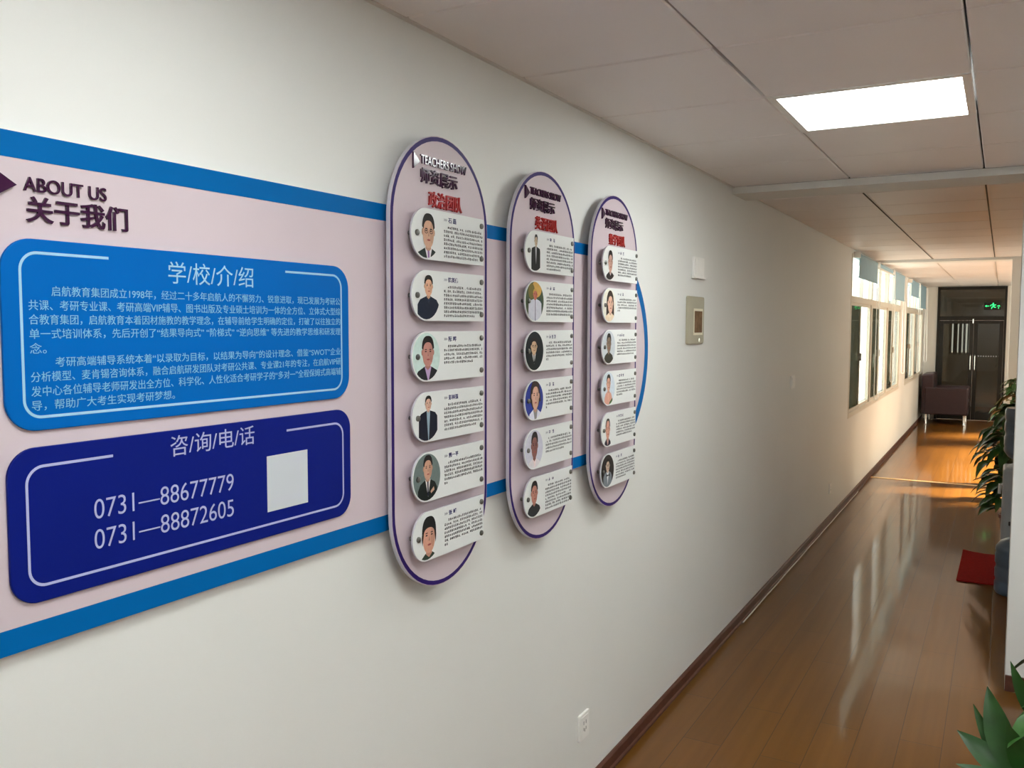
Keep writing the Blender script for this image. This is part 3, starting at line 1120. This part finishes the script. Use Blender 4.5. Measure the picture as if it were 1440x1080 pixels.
def card(P, seed):
    cyp = CY[P['sign']]
    zc = 2.0200 - .1535 * P['row']
    y0 = cyp - .173
    y1 = y0 + .342
    h = .0635
    rnd = random.Random(seed)
    t = thing('profile_card', (X(PF), y0 + .17, zc), P['label'], 'card', 'profile cards on the oval signs')
    poly = E(y0 + h, zc, h, h, 26, math.pi / 2, 1.5 * math.pi, False) + [(y1, zc - h), (y1, zc + h)]
    b = MB()
    b.prism(poly, X(CB), X(CF), M_CARD, M_EDGE)
    b.build('plate', t)
    portrait(t, y0 + h, zc, P)
    # name line
    yn = y0 + .143
    zn = zc + .0365
    b = MB()
    for q in range(3):
        a = yn + q * .005
        b.flat([(a, zn + .002), (a + .006, zn + .0065), (a, zn + .011), (a + .0015, zn + .0065)], X(CF + .0004), M_INKGREY)
    b.build('name_arrows', t)
    ya = yn + .021
    if P['name']:
        text_on_wall('name_text', P['name'], ya, ya + (.046 if len(P['name']) == 3 and ' ' not in P['name'] else .038), zn, zn + .0135, X(CF + .0002),
                     M_INKBLUE, t, depth=.0003, bold=.018)
    else:
        b = MB()
        for q in range(P['nch']):
            glyph(b, rnd, ya + q * (.046 / P['nch'] + .002), zn, .013, .0135, X(CF + .0004), M_INKBLUE, .0018)
        b.build('name_text', t)
    b = MB()
    nl, last = P['lines']
    z = zc + .0205
    for l in range(nl):
        a = yn + (.018 if l == 0 else 0)
        c = y1 - .008
        if l == nl - 1:
            c = yn + (c - yn) * last
        y = a
        while y < c - .006:
            if rnd.random() < .07 and l + 1 < nl:
                b.flat([(y, z), (y + .0016, z), (y + .0016, z + .002), (y, z + .002)], X(CF + .0004), M_INK)
            else:
                glyph(b, rnd, y, z, .0066, .0078, X(CF + .0004), M_INK, .00145)
            y += .0084
        z -= .0106
    b.build('body_text', t)
    for (by, bz) in ((y0 + .024, zc), (y1 - .014, zc + .044), (y1 - .014, zc - .045)):
        b = MB()
        b.tube([(X(PF), by, bz), (X(CB), by, bz)], .0055, M_BOLT, 12)
        b.tube([(X(CF), by, bz), (X(CF + .0035), by, bz), (X(CF + .0055), by, bz)], [.0075, .0075, .005], M_BOLT, 14)
        b.build('standoff_bolt', t, smooth=True)


for q, P in enumerate(CARDS):
    card(P, 100 + q)

# ------------------------------------------------------------------ small things on the wall
M_BEIGE = mat('beige_metal', (0.42, 0.39, 0.29), 0.5, spec=0.2, var=0.05)
M_BROWNWIN = mat('brown_window', (0.19, 0.105, 0.05), 0.6, spec=0.1, var=0.25, scale=40)
M_BEIGE2 = mat('beige_trim', (0.72, 0.66, 0.48), 0.35)
t = thing('control_box', (WX, 4.2, 1.70), 'beige metal wall box with brown window under the white cover plate', 'control box')
b = MB()
b.prism(rrect(4.080, 4.335, 1.702, 1.935, .012, 5), WX, WX + .014, M_BEIGE)
b.build('housing', t, bevel=.004)
b = MB()
o_ = rrect(4.160, 4.305, 1.746, 1.876, .003, 3)
i_ = rrect(4.170, 4.295, 1.756, 1.866, .003, 3)
b.strip(i_, o_, WX + .0165, M_BEIGE2)
b.prism(o_, WX + .013, WX + .016, M_BEIGE2)
b.build('window_trim', t)
b = MB()
b.prism(rrect(4.172, 4.293, 1.758, 1.864, .002, 3), WX + .013, WX + .0172, M_BROWNWIN)
b.build('brown_window', t)
b = MB()
b.tube([(WX + .014, 4.245, 1.722), (WX + .018, 4.245, 1.722)], .010, M_CHROME, 12)
b.build('lock', t)

t = thing('cover_plate', (WX, 4.25, 2.03), 'blank white square cover plate above the beige wall box', 'cover plate')
b = MB()
b.prism(rrect(4.170, 4.338, 2.030, 2.130, .006, 4), WX, WX + .010, M_WHITEPL)
b.build('plate', t, bevel=.002)
b = MB()
b.prism(rrect(4.190, 4.318, 2.042, 2.120, .004, 4), WX + .009, WX + .013, M_WHITEPL)
b.build('inner_plate', t, bevel=.0015)
b = MB()
b.box(WX, WX + .018, 4.165, 4.343, 2.024, 2.031, M_WHITEPL)
b.build('lip', t, bevel=.001)


def plate(y0, y1, z0, z1, label, cat, kind):
    t = thing('wall_switch' if kind == 's' else 'wall_socket', (WX, (y0 + y1) / 2, z0), label, cat)
    b = MB()
    b.prism(rrect(y0, y1, z0, z1, .006, 4), WX, WX + .009, M_WHITEPL)
    b.build('plate', t, bevel=.002)
    b = MB()
    m_ = .012
    if kind == 's':
        b.prism(rrect(y0 + m_, y1 - m_, z0 + m_, z1 - m_, .003, 3), WX + .008, WX + .014, M_WHITEPL)
        b.build('rocker', t, bevel=.002)
    else:
        b.prism(rrect(y0 + m_, y1 - m_, z0 + m_, z1 - m_, .003, 3), WX + .008, WX + .0105, M_WHITEPL)
        b.build('insert', t, bevel=.001)
        yc, zc = (y0 + y1) / 2, (z0 + z1) / 2
        b = MB()
        for (dy, dz, w, h) in ((-.010, .014, .002, .007), (.010, .014, .002, .007), (0, -.016, .002, .006), (-.010, -.010, .002, .006), (.010, -.010, .002, .006)):
            b.flat([(yc + dy - w, zc + dz - h), (yc + dy + w, zc + dz - h), (yc + dy + w, zc + dz + h), (yc + dy - w, zc + dz + h)], WX + .0108, M_DARK)
        b.build('slots', t)
    return t


plate(6.50, 6.62, 1.335, 1.43, 'white rocker light switch on the dim wall past the lintel', 'switch', 's')
plate(2.883, 2.972, .236, .337, 'white power socket low on the near wall below the signs', 'socket', 'o')
plate(8.27, 8.36, .262, .36, 'small white socket low on the wall before the first window', 'socket', 'o')


# ------------------------------------------------------------------ armchair at the far end
t = thing('armchair', (-.88, 18.1, 0), 'dark purple leather armchair with chrome legs by the glazed door', 'armchair')
SX0, SX1, SY0, SY1 = -1.275, -.505, 17.70, 18.58
b = MB(); b.box(SX0 + .05, SX1, SY0, SY0 + .16, .175, .672, M_SOFA); b.build('armrest', t, bevel=.025, seg=3)
b = MB(); b.box(SX0 + .05, SX1, SY1 - .16, SY1, .175, .672, M_SOFA); b.build('armrest', t, bevel=.025, seg=3)
b = MB()
k = b.m(M_SOFA)
i = b.add([(SX0, SY0 + .02, .18), (SX0 + .22, SY0 + .02, .18), (SX0 + .20, SY0 + .02, .93), (SX0 - .0, SY0 + .02, .91),
           (SX0, SY1 - .02, .18), (SX0 + .22, SY1 - .02, .18), (SX0 + .20, SY1 - .02, .93), (SX0 - .0, SY1 - .02, .91)])
for q in ((0, 1, 2, 3), (7, 6, 5, 4), (0, 4, 5, 1), (1, 5, 6, 2), (2, 6, 7, 3), (3, 7, 4, 0)):
    b.face([i + j for j in q], k)
b.build('backrest', t, bevel=.03, seg=3)
b = MB(); b.box(SX0 + .2, SX1 - .005, SY0 + .16, SY1 - .16, .175, .30, M_SOFA); b.build('seat_base', t, bevel=.012)
b = MB(); b.box(SX0 + .21, SX1 + .005, SY0 + .165, SY1 - .165, .30, .44, M_SOFA); b.build('seat_cushion', t, bevel=.035, seg=3)
for x in (SX0 + .08, SX1 - .06):
    for y in (SY0 + .07, SY1 - .07):
        b = MB()
        b.tube([(x, y, 0), (x, y, .01), (x, y, .175)], [.026, .022, .022], M_CHROME, 16)
        b.build('leg', t, smooth=True)


# ------------------------------------------------------------------ plants
def leaf(mb, base, tip, width, material, arch=.12, nrm=None, fold=.25, n=8):
    """pointed leaf blade from base to tip, folded along the midrib and arched."""
    base, tip = Vector(base), Vector(tip)
    d = tip - base
    L = d.length
    dn = d.normalized()
    up_ = Vector(nrm).normalized() if nrm else Vector((0, 0, 1))
    side = dn.cross(up_)
    if side.length < 1e-3:
        side = dn.cross(Vector((1, 0, 0)))
    side.normalize()
    up_ = side.cross(dn).normalized()
    k = mb.m(material)
    rows = []
    for a in range(n + 1):
        s = a / n
        w = width * (math.sin(math.pi * min(1, s ** .72)) ** .9) * .5 if 0 < a < n else .0008
        c = base + d * s + up_ * (arch * L * math.sin(math.pi * s))
        lift = up_ * (fold * w)
        wav = up_ * (.06 * w * math.sin(9 * s))
        i = mb.add([c - side * w + lift + wav, c - side * w * .5 + lift * .35, c, c + side * w * .5 + lift * .35, c + side * w + lift - wav])
        rows.append(i)
    for a in range(n):
        for q in range(4):
            mb.face([rows[a] + q, rows[a] + q + 1, rows[a + 1] + q + 1, rows[a + 1] + q], k)


def pot(t, c, r, h, material):
    b = MB()
    b.lathe([(r * .70, 0), (r * .78, h * .1), (r * .95, h * .85), (r * 1.04, h * .88), (r * 1.04, h), (r * .9, h), (r * .88, h * .9)], c, material)
    b.build('pot', t, smooth=True)
    b = MB()
    b.lathe([(r * .87, h * .86), (r * .80, h * .895), (r * .01, h * .91)], c, M_SOIL, 20)
    b.build('soil', t)


def bush(label, c, r, pz, zlo, zhi, nleaf, size, mats_, seed, droop=.25, explicit=(), potm=None, pr=.13, stems=10):
    rnd = random.Random(seed)
    t = thing('potted_plant', c, label, 'plant')
    pot(t, c, pr, pz, potm or M_POT)
    lb, sb = MB(), MB()
    top = Vector((c[0], c[1], pz * .9))
    for q in range(nleaf):
        a = rnd.uniform(0, 2 * math.pi)
        f = (q + rnd.random()) / nleaf
        z = zlo + (zhi - zlo) * f
        rr = r * (1 - .55 * f ** 3) * rnd.uniform(.7, 1.0)
        tip = Vector((c[0] + rr * math.cos(a), c[1] + rr * math.sin(a), z))
        L = size * rnd.uniform(.75, 1.2)
        out = Vector((math.cos(a), math.sin(a), rnd.uniform(-.9, .1) if droop else rnd.uniform(.2, 1))).normalized()
        root = tip - out * L
        leaf(lb, root, tip, L * rnd.uniform(.36, .48), rnd.choice(mats_), arch=droop * rnd.uniform(.4, 1), n=6)
        if q % 2 == 0:
            sb.tube([top + Vector((rnd.uniform(-.05, .05), rnd.uniform(-.05, .05), 0)), (top + root) / 2 + Vector((0, 0, .05)), root], .004, M_STEM, 5, cap=False)
    for (bs, tp, w, ar, nm) in explicit:
        leaf(lb, bs, tp, w, M_LEAF, arch=ar, nrm=nm, n=10)
        sb.tube([top, (top + Vector(bs)) / 2 + Vector((0, 0, .04)), bs], .005, M_STEM, 6, cap=False)
    lb.build('foliage', t, smooth=True)
    sb.build('stems', t, smooth=True)
    return t


bush('leafy dark green potted plant standing just past the water dispenser', (.14, 8.25, 0), .40, .24, .25, 1.08, 250, .225, [M_LEAF, M_LEAF, M_LEAF2], 5, droop=.22, pr=.12)
bush('tall bright green plant farther back against the cross wall', (.16, 10.3, 0), .30, .30, .45, 1.22, 200, .16, [M_LEAF2, M_LEAF], 9, droop=.2, pr=.14)
EX = [((.09, 3.52, .20), (-.005, 3.60, .468), .105, .05, (-.25, -1, .1)),
      ((.06, 3.55, .20), (-.048, 3.60, .392), .050, .05, (-.5, -1, .4)),
      ((.09, 3.52, .17), (-.098, 3.58, .288), .085, .10, (-.2, -.8, .7)),
      ((.16, 3.62, .36), (.066, 3.62, .570), .055, .04, (-.4, -1, .2)),
      ((.10, 3.48, .13), (-.095, 3.50, .195), .07, .10, (-.2, -.5, .9)),
      ((.15, 3.50, .20), (.06, 3.46, .40), .09, .05, (-.2, -1, .3)),
      ((.17, 3.50, .12), (.05, 3.40, .26), .10, .05, (-.3, -1, .5)),
      ((.20, 3.55, .25), (.13, 3.50, .47), .08, .05, (-.3, -1, .2)),
      ((.14, 3.46, .10), (.0, 3.40, .17), .08, .08, (-.3, -.6, .8))]
bush('broad-leaved potted plant at the lower right corner, close to the camera', (.34, 3.62, 0), .36, .22, .18, .62, 46, .22, [M_LEAF, M_LEAF2], 21, droop=.12, explicit=EX, pr=.15)

# ------------------------------------------------------------------ mat, dispenser, jugs
b = MB()
k = b.m(M_MAT)
x0, x1, y0, y1 = -.222, .55, 6.82, 7.72
nx, ny = 10, 10
g0 = b.add([(x0 + (x1 - x0) * p / nx + (.010 * (q / ny - .5) if p == 0 else 0), y0 + (y1 - y0) * q / ny,
             .010 + (.016 * max(0, 1 - p / 1.5) * (q / ny) ** 2)) for q in range(ny + 1) for p in range(nx + 1)])
g1 = b.add([(v[0], v[1], v[2] - .008) for v in b.v[g0:g0 + (nx + 1) * (ny + 1)]])
for q in range(ny):
    for p in range(nx):
        i = q * (nx + 1) + p
        b.face([g0 + i, g0 + i + 1, g0 + i + nx + 2, g0 + i + nx + 1], k)
        b.face([g1 + i + nx + 1, g1 + i + nx + 2, g1 + i + 1, g1 + i], k)
edge = [p for p in range(nx + 1)] + [q * (nx + 1) + nx for q in range(1, ny + 1)] + [ny * (nx + 1) + p for p in range(nx - 1, -1, -1)] + [q * (nx + 1) for q in range(ny - 1, 0, -1)]
for a in range(len(edge)):
    i, j = edge[a], edge[(a + 1) % len(edge)]
    b.face([g1 + i, g1 + j, g0 + j, g0 + i], k)
tag(b.build('floor_mat'), 'red floor mat lying on the wood floor beside the water jug', 'mat')

DXc, DYc = .185, 7.16
t = thing('water_dispenser', (DXc, DYc, 0), 'grey water dispenser half hidden behind the near cross wall', 'water dispenser')
b = MB()
b.box(.035, .335, 7.02, 7.34, .012, .79, M_DISP)
b.build('body', t, bevel=.02, seg=3)
b = MB()
b.lathe([(.13, .785), (.12, .80), (.085, .82), (.05, .825)], (DXc, DYc, 0), M_DISP, 24)
b.build('collar', t, smooth=True)
for dx in (-.07, .07):
    b = MB()
    b.tube([(DXc + dx, 7.025, .66), (DXc + dx, 6.985, .66), (DXc + dx, 6.98, .63)], .013, M_WHITEPL, 10)
    b.build('tap', t, smooth=True)
b = MB()
b.tube([(.036, 7.10, .67), (.020, 7.10, .67), (.018, 7.10, .60)], .012, M_WHITEPL, 10)
b.build('side_hook', t, smooth=True)
b = MB()
b.box(.08, .29, 6.96, 7.03, .40, .42, M_DARK)
b.build('drip_tray', t, bevel=.004)


def jug_profile(flip):
    r = .140
    pr = [(.055, 0), (r * .93, .002), (r, .018), (r, .075), (r * .965, .085), (r * .965, .10), (r, .11), (r, .165), (r * .955, .178), (r * .955, .195),
          (r, .208), (r, .265), (r * .97, .28), (r, .292), (r * .98, .315), (r * .80, .352), (r * .45, .378), (.032, .392), (.030, .43)]
    if flip:
        return [(rr, .43 - z) for rr, z in reversed(pr)]
    return pr


t = thing('water_jug', (DXc, DYc, .79), 'blue water jug upside down on top of the dispenser', 'water jug', 'blue water jugs')
b = MB()
b.lathe(jug_profile(True), (DXc - .012, DYc, .785), M_JUG)
b.build('bottle', t, smooth=True)
t = thing('water_jug', (.145, 6.68, 0), 'blue water jug standing on the floor in front of the dispenser', 'water jug', 'blue water jugs')
b = MB()
b.lathe(jug_profile(False), (.145, 6.68, .001), M_JUG)
b.build('bottle', t, smooth=True)
b = MB()
b.lathe([(.034, .415), (.036, .418), (.036, .448), (.03, .452)], (.145, 6.68, .001), M_CAP, 18)
b.build('cap', t, smooth=True)

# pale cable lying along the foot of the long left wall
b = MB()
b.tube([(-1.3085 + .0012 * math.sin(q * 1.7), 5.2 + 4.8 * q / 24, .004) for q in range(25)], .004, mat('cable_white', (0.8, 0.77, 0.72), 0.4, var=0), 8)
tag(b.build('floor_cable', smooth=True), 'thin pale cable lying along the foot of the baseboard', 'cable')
